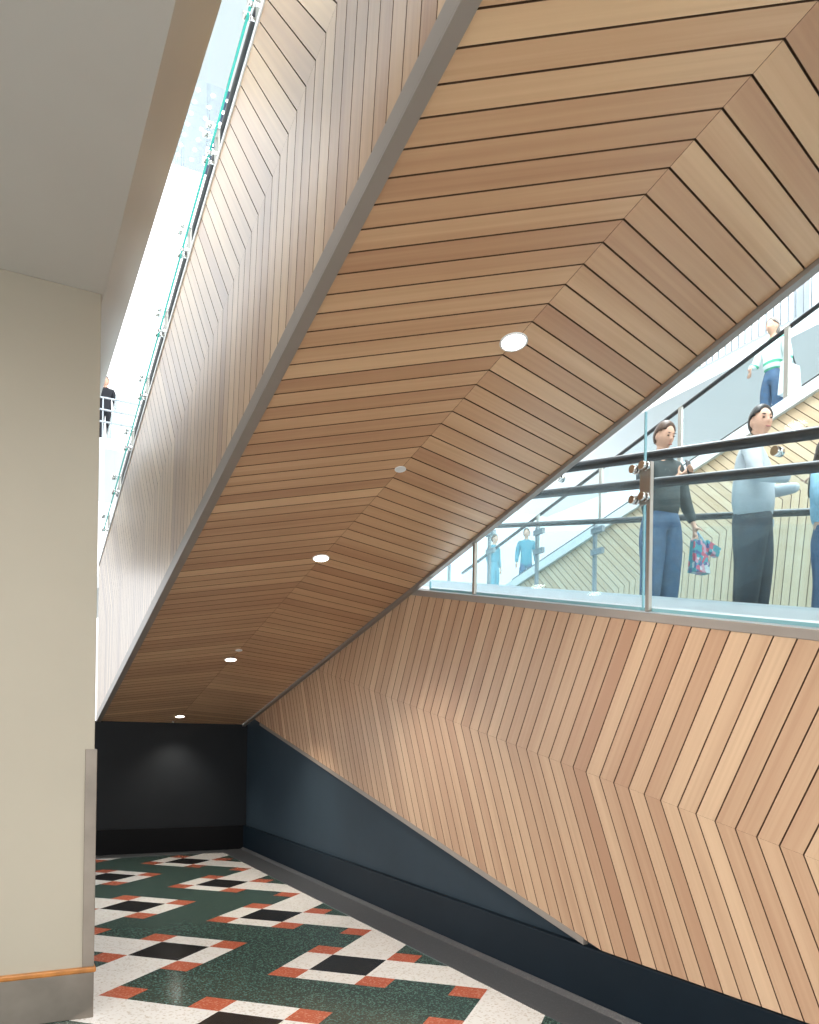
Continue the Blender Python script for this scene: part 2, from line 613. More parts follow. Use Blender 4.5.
# metal edge angles
mb = MB()
mb.box(LX - .006, LX + .05, yA, yB_, 4.022, 4.034, 0, -T)
mb.box(LX - .006, LX + .012, yA, yB_, 4.034, 4.115, 0, -T)
loc(mb, 'edge_trim', 'trim_metal', walk, .0015, 'grey metal angle along the lower left edge')
mb = MB()
mb.box(RX - .040, RX + .003, yA, yB_, 4.010, 4.034, 0, -T)
mb.box(RX - .012, RX + .003, yA, yB_, 4.034, 4.14, 0, -T)
loc(mb, 'edge_trim', 'trim_metal', walk, .0015, 'grey metal angle along the lower right edge')
mb = MB()
mb.box(LX - .008, LX + .26, yA, yB_, 6.052, 6.066, 0, -T)
mb.box(LX - .008, LX + .004, yA, yB_, 6.03, 6.052, 0, -T)
loc(mb, 'deck_cover', 'white_deck', walk, .002, 'pale metal capping over the side boards')
mb = MB(); mb.box(RX - .24, RX + .003, yA, yB_, 6.052, 6.07, 0, -T)
loc(mb, 'deck_cover', 'white_deck', walk)
mb = MB(); mb.box(LX + .26, RX - .24, yA, yB_, 5.98, 6.02, 0, -T)
loc(mb, 'pallet_belt', 'pallet', walk)


def handrail(x, za, sgn, ya, yb, parent, w=.045, name='handrail'):
    mb = MB()
    n = 12
    prof = [(w * math.cos(2 * PI * i / n), .030 * math.sin(2 * PI * i / n)) for i in range(n)]
    mb.sweep([(x, ya, za + sgn * T * ya), (x, yb, za + sgn * T * yb)], prof)
    return loc(mb, name, 'rubber', parent)


def pane(x, za, zb_, sgn, ya, yb, parent, th=.012, m='glass', edge=True, name='glass_pane', emat='glass_edge'):
    mb = MB()
    mb.box(x - th / 2, x + th / 2, ya, yb, za, zb_, 0, sgn * T)
    g = loc(mb, name, m, parent)
    return g


def pane_edge(x, z, sgn, ya, yb, parent, th=.013, h=.010, m='glass_edge'):
    mb = MB()
    mb.box(x - th / 2, x + th / 2, ya, yb, z, z + h, 0, sgn * T)
    return loc(mb, 'glass_rim', m, parent)


handrail(LX + .215, 6.98, -1, yA, yB_, walk, .026)
handrail(RX - .30, 6.98, -1, yA, yB_, walk)
pane(LX + .215, 6.07, 6.95, -1, yA, yB_, walk, m='inner_glass')
pane(RX - .30, 6.07, 6.95, -1, yA, yB_, walk, m='inner_glass')


def fitting(x, y, z, side, parent, disc=.021):
    """steel spider fitting: plate with four discs; side=-1: discs face -x"""
    mb = MB()
    mb.box(x - .006, x + .006, y - .045, y + .045, z - .10, z + .10)
    f = loc(mb, 'clamp_plate', 'steel', parent, .002)
    for dy in (-.045, .045):
        for dz in (-.082, .082):
            mb = MB()
            mb.tube((x - .055, y + dy, z + dz), (x + .006, y + dy, z + dz), .010, 10)
            mb.tube((x - .075, y + dy, z + dz), (x - .050, y + dy, z + dz), disc, 16)
            mb.tube((x - .048, y + dy, z + dz), (x - .036, y + dy, z + dz), disc * 1.05, 16)
            loc(mb, 'clamp_disc', 'chrome', parent)


scr = empty('glass_screen', (LX, YB, 0))
tag(scr, 'frameless green-edged glass screen along the top of the overhead walkway side', 'glass screen')
bpy.context.view_layer.update()
ys = [2.45, 3.30, 4.15, 5.05, 5.85, 6.72, 7.60, 8.48, 9.40, 10.35]
for i in range(len(ys)):
    ya = ys[i - 1] + .008 if i else yA
    pane(LX - .02, 6.21, 7.25, -1, ya, ys[i] - .008, scr)
    pane_edge(LX - .02, 6.20, -1, ya, ys[i] - .008, scr)
for y in ys:
    fitting(LX + .035, y, 6.30 - T * y, -1, scr, .019)
    mb = MB(); mb.box(LX + .03, LX + .05, y - .02, y + .02, 6.07 - T * y, 6.42 - T * y)
    loc(mb, 'post', 'steel', scr, .002)

# ------------------------------------------------------------------ recessed lamps in the soffit
SN = Vector((0, -T, -1)).normalized()


def soffit_disc(name, y, r, lens_m, label, group, cat, power=0):
    z = zs(y)
    e = empty(name, (MX - .002, y, z))
    tag(e, label, cat, group)
    bpy.context.view_layer.update()
    c = Vector((MX - .002, y, z))
    u = Vector((1, 0, 0)); v = SN.cross(u)
    n = 32
    mb = MB()
    rings = [(r * 1.0, 0.0), (r * 1.0, .004), (r * .86, .006), (r * .84, .002)]
    vs = []
    for rr, h in rings:
        vs.append([mb.bm.verts.new(c + SN * h + (u * math.cos(2 * PI * i / n) + v * math.sin(2 * PI * i / n)) * rr) for i in range(n)])
    for a in range(len(vs) - 1):
        for i in range(n):
            j = (i + 1) % n
            mb.bm.faces.new((vs[a][i], vs[a][j], vs[a + 1][j], vs[a + 1][i])).smooth = True
    loc(mb, 'rim', 'white_panel', e)
    mb = MB()
    mb.tube(c + SN * .0005, c + SN * .0035, r * .86, n)
    loc(mb, 'lens' if power else 'cover', lens_m, e)
    if power:
        d = bpy.data.lights.new('downlight_beam', 'SPOT')
        d.energy = power
        d.color = (1.0, .90, .76)
        d.spot_size = math.radians(105)
        d.spot_blend = .8
        d.shadow_soft_size = .05
        o = bpy.data.objects.new('downlight_beam', d)
        COL.objects.link(o)
        o.parent = e
        o.location = SN * .03
    return e


soffit_disc('downlight', 3.106, .066, 'lamp_lens', 'largest and nearest round lit downlight in the timber soffit', 'recessed downlights', 'downlight', 90)
soffit_disc('downlight', 5.574, .064, 'lamp_lens', 'round lit downlight second nearest in the timber soffit', 'recessed downlights', 'downlight', 130)
soffit_disc('downlight', 8.110, .064, 'lamp_lens', 'round lit downlight third from the viewer, beside a small disc', 'recessed downlights', 'downlight', 200)
soffit_disc('downlight', 10.60, .062, 'lamp_lens', 'lowest lit downlight right above the black wall', 'recessed downlights', 'downlight', 60)
soffit_disc('cover_disc', 4.275, .034, 'white_deck', 'unlit pale round cover disc between the two nearest downlights', 'blank cover discs', 'cover disc')
soffit_disc('cover_disc', 7.80, .034, 'white_deck', 'small unlit round cover disc just before the third downlight', 'blank cover discs', 'cover disc')
spk = empty('sprinkler', (MX - .05, 10.80, zs(10.8)))
tag(spk, 'tiny chrome sprinkler head hanging at the black wall beside the lowest lamp', 'sprinkler')
bpy.context.view_layer.update()
mb = MB(); mb.tube((MX - .05, 10.80, zs(10.8)), (MX - .05, 10.80, zs(10.8) - .035), .007, 10)
loc(mb, 'stem', 'chrome', spk)
mb = MB(); mb.tube((MX - .05, 10.80, zs(10.8) - .035), (MX - .05, 10.80, zs(10.8) - .041), .020, 14)
loc(mb, 'deflector', 'chrome', spk)

# ------------------------------------------------------------------ climbing walkway at the right (its timber side is the right wall)
lane = empty('moving_walkway', (3.8, 0, 0))
tag(lane, 'climbing moving walkway behind the glass with timber side reaching the navy wall', 'moving walkway')
bpy.context.view_layer.update()
def SR(y, z): return (RX, y, z)
RR = .570
yL0, yL1 = -3.5, 16.9
mb = MB()
tr = tint_fn(31, .30)
# upper half, cut by the soffit
ya = (4.01 - 1.497) / (2 * T)
dom = [(-3.5, RR + T * -3.5 + .0005), (8.18, RR + T * 8.18 + .0005), ((4.01 - 1.497) / (2 * T), 1.497 + T * (4.01 - 1.497) / (2 * T)), (-3.5, 1.497 + T * -3.5)]
planks(mb, dom, (3.109, RR + T * 3.109), (1, T), .1195, (-.518, 1), -60, 110, SR, (1, 0, 0), tr, gap=.0085)
yt_ = (4.01 + .41) / (2 * T)
dom = [(3.72, .335), (yt_, -.41 + T * yt_), (8.18, RR + T * 8.18 - .0005), (-3.5, RR + T * -3.5 - .0005), (-3.5, .335)]
dom = [p for p in dom if True]
# ridge dips under the skirting line only well behind the viewer
yr = (.335 - RR) / T
dom = [(3.55, .335), (yt_, -.41 + T * yt_), (8.18, RR + T * 8.18 - .0005), (yr, .335)]
planks(mb, dom, (3.109, RR + T * 3.109), (1, T), .1195, (-.475, -1), -60, 110, SR, (1, 0, 0), tr, gap=.0085)
loc(mb, 'side_boards', ['hemlock_wall', 'groove_shade'], lane, label='pale timber boards in a chevron')
mb = MB(); mb.box(RX - .004, RX + .05, yL0, 5.98, 1.495, 1.543, 0, T)
loc(mb, 'sill', 'sill_metal', lane, .003, 'taupe metal sill')
mb = MB()
mb.box(RX - .006, RX + .03, 3.70, 10.27, -.445, -.405, 0, T)
loc(mb, 'edge_trim', 'trim_metal', lane, .0015, 'grey metal strip under the boards')
mb = MB(); mb.box(RX + .05, 3.33, yL0, yL1, 1.515, 1.562, 0, T)
loc(mb, 'deck_cover', 'white_deck', lane, .003)
mb = MB(); mb.box(3.33, 3.36, yL0, yL1, 1.50, 1.585, 0, T)
loc(mb, 'skirt_panel', 'white_deck', lane)
mb = MB(); mb.box(4.34, 4.37, yL0, yL1, 1.50, 1.69, 0, T)
loc(mb, 'skirt_panel', 'white_deck', lane)
mb = MB(); mb.box(4.37, 4.62, yL0, yL1, 1.64, 1.69, 0, T)
loc(mb, 'deck_cover', 'white_deck', lane, .003)
mb = MB(); mb.box(3.36, 4.34, yL0, yL1, 1.50, 1.56, 0, T)
loc(mb, 'pallet_belt', 'pallet', lane)
mb = MB(); mb.box(RX + .04, 4.6, yL0, yL1, -.38, 1.49, 0, T)
loc(mb, 'truss_casing', 'white_panel', lane)
handrail(3.42, 2.475, 1, yL0, yL1, lane)
handrail(4.28, 2.525, 1, yL0, yL1, lane)
pane(3.42, 1.57, 2.45, 1, yL0, yL1, lane, m='glass')
pane(4.28, 1.67, 2.50, 1, yL0, yL1, lane, m='inner_glass')
for yy in (2.68, 4.4, 6.2):
    mb = MB()
    mb.tube((3.38, yy, 2.405 + T * yy), (3.43, yy, 2.405 + T * yy), .024, 16)
    loc(mb, 'clamp_disc', 'chrome', lane)

# tall glass screen standing on the sill
scr = empty('glass_screen', (RX, 3.2, 2.2))
tag(scr, 'clear glass screen with slim steel posts standing on the taupe sill', 'glass screen')
bpy.context.view_layer.update()
edges = [-3.0, -.24, 1.52, 3.285, 5.03, 6.2]
for i in range(len(edges) - 1):
    a, b = edges[i] + .006, edges[i + 1] - .006
    za, zt2 = 1.60, 3.2
    # upper edge cut along the underside of the overhead walkway
    def top(y): return min(3.1 + T * y, 4.008 - T * y)
    P = []
    ym = min(max((4.008 - 3.1) / (2 * T), a), b)
    cols = sorted({a, ym, b})
    if b > (4.008 - 1.56) / (2 * T):
        b = (4.008 - 1.62) / (2 * T)
        cols = [a, b]
    mb = MB()
    for c0, c1 in zip(cols[:-1], cols[1:]):
        if c1 - c0 < 1e-3: continue
        h0, h1 = top(c0), top(c1)
        mb.hexa([(3.104, c0, 1.56 + T * c0), (3.116, c0, 1.56 + T * c0), (3.116, c1, 1.56 + T * c1), (3.104, c1, 1.56 + T * c1),
                 (3.104, c0, h0), (3.116, c0, h0), (3.116, c1, h1), (3.104, c1, h1)])
    loc(mb, 'glass_pane', 'glass', scr)
    mb = MB()
    mb.box(3.102, 3.118, a, b, 1.552, 1.570, 0, T)
    loc(mb, 'glass_rim', 'glass_edge_blue', scr)
    mb = MB()
    mb.box(3.103, 3.117, b - .004, b + .003, 1.56 + T * b, min(top(b), 1.56 + T * b + 2))
    loc(mb, 'glass_rim', 'glass_edge_blue', scr)
for y in (-.30, 1.46, 3.215, 4.975):
    h = 3.02 if y < 4 else 2.96
    hz = h - 2.225 if y < 4 else .36
    mb = MB()
    mb.box(3.075, 3.10, y - .014, y + .014, 1.55 + T * y, 1.55 + T * y + (.80 if y < 4 else .42))
    loc(mb, 'post', 'steel', scr, .004)
    if y < 4:
        zc = 1.55 + T * y + .69
        mb = MB(); mb.box(3.082, 3.094, y - .004, y + .075, zc - .11, zc + .11)
        loc(mb, 'clamp_plate', 'steel', scr, .002)
        for dy in (0.0, .072):
            for dz in (-.082, .082):
                mb = MB()
                mb.tube((3.040, y + dy, zc + dz), (3.10, y + dy, zc + dz), .011, 10)
                mb.tube((3.020, y + dy, zc + dz), (3.040, y + dy, zc + dz), .022, 18)
                mb.tube((3.050, y + dy, zc + dz), (3.064, y + dy, zc + dz), .024, 18)
                loc(mb, 'clamp_disc', 'chrome', scr)

# ------------------------------------------------------------------ second climbing walkway with the riders
lane2 = empty('moving_walkway', (5.05, 0, 0))
tag(lane2, 'farther climbing moving walkway carrying the standing riders', 'moving walkway')
bpy.context.view_layer.update()
mb = MB(); mb.box(4.63, 5.75, yL0, yL1, -.3, 1.44, 0, T)
loc(mb, 'truss_casing', 'white_panel', lane2)
mb = MB(); mb.box(4.66, 5.60, yL0, yL1, 1.45, 1.50, 0, T)
loc(mb, 'pallet_belt', 'pallet', lane2)
for xa in (4.63, 5.60):
    mb = MB(); mb.box(xa, xa + .03, yL0, yL1, 1.45, 1.62, 0, T)
    loc(mb, 'skirt_panel', 'steel', lane2)
mb = MB(); mb.box(5.63, 5.80, yL0, yL1, 1.56, 1.62, 0, T)
loc(mb, 'deck_cover', 'white_deck', lane2)
handrail(4.66, 2.60, 1, yL0, yL1, lane2)
handrail(5.56, 2.48, 1, yL0, yL1, lane2, .03)
pane(4.66, 1.63, 2.58, 1, yL0, yL1, lane2, m='inner_glass')
pane(5.56, 1.63, 2.46, 1, yL0, yL1, lane2, m='inner_glass')

# screen posts beyond
scr3 = empty('glass_screen', (5.74, 8, 3))
tag(scr3, 'row of slim posts and blue-tinted panes beyond the riders', 'glass screen')
bpy.context.view_layer.update()
for k, y in enumerate((2.6, 3.65, 4.7, 5.75, 6.8, 7.85, 8.9, 9.95)):
    zz = 1.62 + T * y
    mb = MB(); mb.box(5.73, 5.76, y - .02, y + .02, zz, zz + .85)
    loc(mb, 'post', 'grey_metal', scr3)
    for dz in (.55, .78):
        mb = MB(); mb.box(5.70, 5.74, y - .16, y + .02, zz + dz - .03, zz + dz + .03)
        loc(mb, 'clamp_plate', 'grey_metal', scr3)
    pane(5.75, 1.63, 2.42, 1, y + .03, y + 1.02, scr3, m='inner_glass')

# ------------------------------------------------------------------ far descending walkway clad in timber
far = empty('moving_walkway', (9.9, 10, 0))
tag(far, 'far descending walkway with pale timber side behind the riders', 'moving walkway')
bpy.context.view_layer.update()
FX = 9.2
def SF(y, z): return (FX, y, z)
mb = MB()
tf = tint_fn(41, .2)
FR = 6.30
ZT = 7.44
dom = [(0, FR), (15.5, FR - T * 15.5), (15.5, ZT - T * 15.5), (0, ZT)]
planks(mb, dom, (0, FR), (1, -T), .13, (1, .9), -120, 160, SF, (1, 0, 0), tf, gap=.012)
dom = [(0, 4.55), (15.5, 4.55 - T * 15.5), (15.5, FR - T * 15.5), (0, FR)]
planks(mb, dom, (0, FR), (1, -T), .13, (.1, -1), -60, 170, SF, (1, 0, 0), tf, gap=.012)
loc(mb, 'side_boards', ['hemlock_far', 'groove_shade'], far)
mb = MB(); mb.box(FX - .06, FX + .2, 0, 15.5, ZT, ZT + .16, 0, -T)
loc(mb, 'deck_cover', 'white_deck', far)
mb = MB(); mb.box(FX + .02, FX + 1.9, 0, 15.5, 4.55, 7.40, 0, -T)
loc(mb, 'truss_casing', 'white_panel', far)
mb = MB(); mb.box(FX + .2, FX + 1.6, 0, 15.5, 7.44, 7.50, 0, -T)
loc(mb, 'pallet_belt', 'pallet', far)
handrail(FX + .1, 8.62, -1, 0, 15.5, far, .035)
handrail(FX + 1.5, 8.62, -1, 0, 15.5, far, .06)
pane(FX + .1, ZT + .16, 8.6, -1, 0, 15.5, far, m='inner_glass')
pane(FX + 1.5, ZT + .16, 8.6, -1, 0, 15.5, far, m='inner_glass')
for y in (3.4, 5.2, 7.15, 9.0, 10.8, 12.6):
    mb = MB(); mb.box(FX + .02, FX + .06, y - .035, y + .035, ZT - T * y, 8.6 - T * y)
    loc(mb, 'post', 'steel', far)

# flat white landings and galleries of the atrium
mb = MB(); mb.box(2.0, 8.8, 16.95, 24, 4.9, 5.2)
mb.box(8.8, 16, 15.7, 24, 4.9, 5.2)
mb.box(-2.2, 3.6, 21.2, 26, 8.72, 8.98)
mb.box(12.0, 15, 4, 20, 8.55, 8.8)
tag(mb.build('floor_upper', 'white_panel'), kind='structure', label='white landings of the upper levels')

bal = empty('railing', (12.1, 8, 8.8))
tag(bal, 'thin-barred grey railing high at upper right behind the glass', 'railing')
bpy.context.view_layer.update()
for i in range(64):
    y = 5.6 + i * .15
    mb = MB(); mb.tube((12.1, y, 8.8), (12.1, y, 11.0), .016, 6)
    loc(mb, 'baluster', 'grey_metal', bal)
mb = MB(); mb.box(12.07, 12.13, 5.5, 15.2, 8.84, 8.90)
loc(mb, 'bottom_rail', 'grey_metal', bal)
pl = empty('column', (13.2, 9.75, 8.8))
tag(pl, 'dull grey column behind the barred railing at upper right', 'column')
bpy.context.view_layer.update()
mb = MB(); mb.box(13.0, 13.35, 9.6, 9.95, 8.92, 13.5); loc(mb, 'shaft', 'grey_metal', pl, .01)
mb = MB(); mb.box(12.95, 13.4, 9.55, 10.0, 8.8, 8.92); loc(mb, 'base', 'grey_metal', pl, .01)

# ------------------------------------------------------------------ left sliver: level above the hall
lp = empty('lamp_panel', (3.0, 13.8, 12))
tag(lp, 'dark blue ceiling panel with rows of small bright lamps, seen through the narrow gap', 'lamp panel')
bpy.context.view_layer.update()
mb = MB(); mb.box(1.6, 3.5, 12.9, 15.0, 12.0, 12.1); loc(mb, 'panel', 'blue_panel', lp, .005)
for i in range(7):
    for j in range(7):
        mb = MB(); mb.tube((1.8 + i * .24, 13.1 + j * .27, 11.985), (1.8 + i * .24, 13.1 + j * .27, 12.0), .03, 10)
        loc(mb, 'lamp', 'far_lamp', lp)
rl = empty('railing', (0.4, 21.3, 8.98))
tag(rl, 'white upper railing in the narrow gap beside the pillar', 'railing')
bpy.context.view_layer.update()
for k in range(12):
    mb = MB(); mb.box(-1.8 + k * .45, -1.77 + k * .45, 21.28, 21.31, 8.98, 10.0); loc(mb, 'post', 'grey_metal', rl)
for z in (9.4, 9.7, 10.0):
    mb = MB(); mb.box(-2.0, 3.5, 21.27, 21.32, z, z + .035); loc(mb, 'rail', 'grey_metal', rl)

# ------------------------------------------------------------------ people
mat('skin', (0.62, 0.36, 0.25), 0.5, noise=0.04, nscale=20)
mat('hair_dark', (0.018, 0.014, 0.012), 0.45, noise=0.3, nscale=60)
mat('hair_brown', (0.085, 0.045, 0.028), 0.45, noise=0.3, nscale=60)
mat('hair_grey', (0.22, 0.19, 0.17), 0.5, noise=0.25, nscale=60)
mat('hoodie', (0.50, 0.54, 0.57), 0.85, noise=0.07, nscale=14, bump=0.4)
mat('trousers_dark', (0.032, 0.042, 0.058), 0.8, noise=0.15, nscale=12, bump=0.3)
mat('jacket_dark', (0.028, 0.040, 0.042), 0.8, noise=0.15, nscale=12, bump=0.4)
mat('denim', (0.045, 0.10, 0.19), 0.8, noise=0.2, nscale=18, bump=0.3)
mat('denim_light', (0.30, 0.52, 0.66), 0.8, noise=0.15, nscale=18, bump=0.4)
mat('shoe', (0.03, 0.03, 0.035), 0.6)
mat('eye', (0.02, 0.015, 0.012), 0.2)
mat('lip', (0.42, 0.16, 0.13), 0.5)
mat('teal_cloth', (0.07, 0.26, 0.33), 0.8, noise=0.1, nscale=10)
mat('black_cloth', (0.012, 0.014, 0.02), 0.8, noise=0.1, nscale=10)
mat('tee_white', (0.72, 0.76, 0.76), 0.8, noise=0.05, nscale=10)


def stripe_mat():
    m = bpy.data.materials.new('striped_shirt')
    m.use_nodes = True
    n = m.node_tree.nodes; l = m.node_tree.links
    t = n.new('ShaderNodeTexCoord'); s = n.new('ShaderNodeSeparateXYZ')
    l.new(t.outputs['Object'], s.inputs[0])
    r = n.new('ShaderNodeValToRGB'); r.color_ramp.interpolation = 'CONSTANT'
    mp = n.new('ShaderNodeMapRange')
    mp.inputs[1].default_value = .8; mp.inputs[2].default_value = 1.5
    l.new(s.outputs['Z'], mp.inputs[0]); l.new(mp.outputs[0], r.inputs[0])
    w = (.72, .78, .76, 1); g = (.08, .42, .26, 1)
    r.color_ramp.elements[0].color = w
    r.color_ramp.elements[1].position = .22; r.color_ramp.elements[1].color = g
    for p, c in ((.30, w), (.38, g), (.44, w), (.84, g), (.93, w)):
        e = r.color_ramp.elements.new(p); e.color = c
    l.new(r.outputs[0], n['Principled BSDF'].inputs['Base Color'])
    n['Principled BSDF'].inputs['Roughness'].default_value = .8
    MATS['striped_shirt'] = m


def floral_mat():
    m = bpy.data.materials.new('floral_bag')
    m.use_nodes = True
    n = m.node_tree.nodes; l = m.node_tree.links
    t = n.new('ShaderNodeTexCoord'); v = n.new('ShaderNodeTexVoronoi'); v.inputs['Scale'].default_value = 28
    l.new(t.outputs['Object'], v.inputs['Vector'])
    s = n.new('ShaderNodeSeparateColor'); l.new(v.outputs['Color'], s.inputs[0])
    r = n.new('ShaderNodeValToRGB'); r.color_ramp.interpolation = 'CONSTANT'
    r.color_ramp.elements[0].color = (.04, .30, .34, 1)
    r.color_ramp.elements[1].position = .4; r.color_ramp.elements[1].color = (.55, .62, .62, 1)
    for p, c in ((.62, (.55, .08, .14, 1)), (.75, (.05, .09, .25, 1)), (.88, (.60, .30, .38, 1))):
        e = r.color_ramp.elements.new(p); e.color = c
    l.new(s.outputs[0], r.inputs[0])
    l.new(r.outputs[0], n['Principled BSDF'].inputs['Base Color'])
    MATS['floral_bag'] = m


stripe_mat(); floral_mat()


def skin_eval(nodes, edges, root, sub=2):
    """nodes: list of (pos, rx, ry); returns evaluated mesh data"""
    me = bpy.data.meshes.new('tmp')
    me.from_pydata([n[0] for n in nodes], edges, [])
    o = bpy.data.objects.new('tmp', me)
    COL.objects.link(o)
    sk = o.modifiers.new('skin', 'SKIN')
    sk.use_smooth_shade = True
    sk.branch_smoothing = .6
    if not me.skin_vertices: me.attributes.new('skin', 'SKIN', 'POINT') if False else None
    for i, n in enumerate(nodes):
        sv = me.skin_vertices[0].data[i]
        sv.radius = (n[1], n[2])
        sv.use_root = (i == root)
        sv.use_loose = False
    ss = o.modifiers.new('sub', 'SUBSURF')
    ss.levels = sub; ss.render_levels = sub
    dg = bpy.context.evaluated_depsgraph_get()
    out = bpy.data.meshes.new_from_object(o.evaluated_get(dg))
    bpy.data.objects.remove(o)
    bpy.data.meshes.remove(me)
    return out


def ellipsoid(bm, c, r, rot=None, n=24, m=16, fn=None):
    vs = []
    for i in range(m + 1):
        th = PI * i / m
        ring = []
        for j in range(n):
            ph = 2 * PI * j / n
            d = Vector((math.sin(th) * math.cos(ph), math.sin(th) * math.sin(ph), math.cos(th)))
            p = fn(d) if fn else Vector((d.x * r[0], d.y * r[1], d.z * r[2]))
            if rot: p = rot @ p
            ring.append(bm.verts.new(Vector(c) + p))
        vs.append(ring)
    for i in range(m):
        for j in range(n):
            k = (j + 1) % n
            try:
                f = bm.faces.new((vs[i][j], vs[i + 1][j], vs[i + 1][k], vs[i][k])); f.smooth = True
            except ValueError: pass


def head_fn(d):
    x, y, z = d.x * .074, d.y * .093, d.z * .116
    if d.z < 0:
        k = (-d.z) ** 1.4
        x *= 1 - .30 * k
        if d.y < 0: y *= 1 - .40 * k
        else: y *= 1 - .10 * k
    if d.y > 0.2:
        fx = math.exp(-(d.x / .16) ** 2)
        y += .020 * fx * math.exp(-((d.z + .16) / .14) ** 2)        # nose
        y += .010 * math.exp(-(d.x / .30) ** 2) * math.exp(-((d.z + .52) / .12) ** 2)   # mouth
        y += .012 * math.exp(-(d.x / .30) ** 2) * math.exp(-((d.z + .85) / .14) ** 2)   # chin
        for s_ in (-1, 1):
            y -= .010 * math.exp(-((d.x - s_ * .40) / .18) ** 2) * math.exp(-((d.z - .06) / .14) ** 2)
    return Vector((x, y, z))


def hand_nodes(w, d, side, curl, base):
    """w wrist, d hand direction, side: thumb direction; returns nodes, edges (indices from base; wrist = parent index -1)"""
    w = Vector(w); d = Vector(d).normalized(); sd = Vector(side)
    sd = (sd - d * sd.dot(d)).normalized()
    nm = d.cross(sd) * -1
    nodes = []; edges = []
    palm = w + d * .045
    nodes.append((palm, .036, .018)); edges.append((-1, base))
    kn = w + d * .085
    nodes.append((kn, .038, .016)); edges.append((base, base + 1))
    idx = base + 2
    for k, (off, ln) in enumerate(((.030, .070), (.010, .080), (-.011, .074), (-.031, .058))):
        a = kn + sd * off + d * .005
        dirn = d.copy()
        prev = base + 1
        p = a
        for q in range(3):
            dirn = (Matrix.Rotation(curl * (q + .4), 3, nm.cross(d)) @ d).normalized()
            p = p + dirn * ln / 3
            nodes.append((p, .0095 - q * .001, .0095 - q * .001)); edges.append((prev, idx)); prev = idx; idx += 1
    p = w + d * .03 + sd * .03
    prev = base
    for q in range(3):
        dirn = (sd * (1 - .25 * q) + d * .9 + nm * .35).normalized()
        p = p + dirn * .024
        nodes.append((p, .011 - q * .001, .011 - q * .001)); edges.append((prev, idx)); prev = idx; idx += 1
    return nodes, edges


def to_obj(name, me, m, parent):
    for p in me.polygons: p.use_smooth = True
    me.name = name
    me.materials.clear()
    me.materials.append(MATS[m])
    o = bpy.data.objects.new(name, me)
    COL.objects.link(o)
    o.parent = parent
    return o


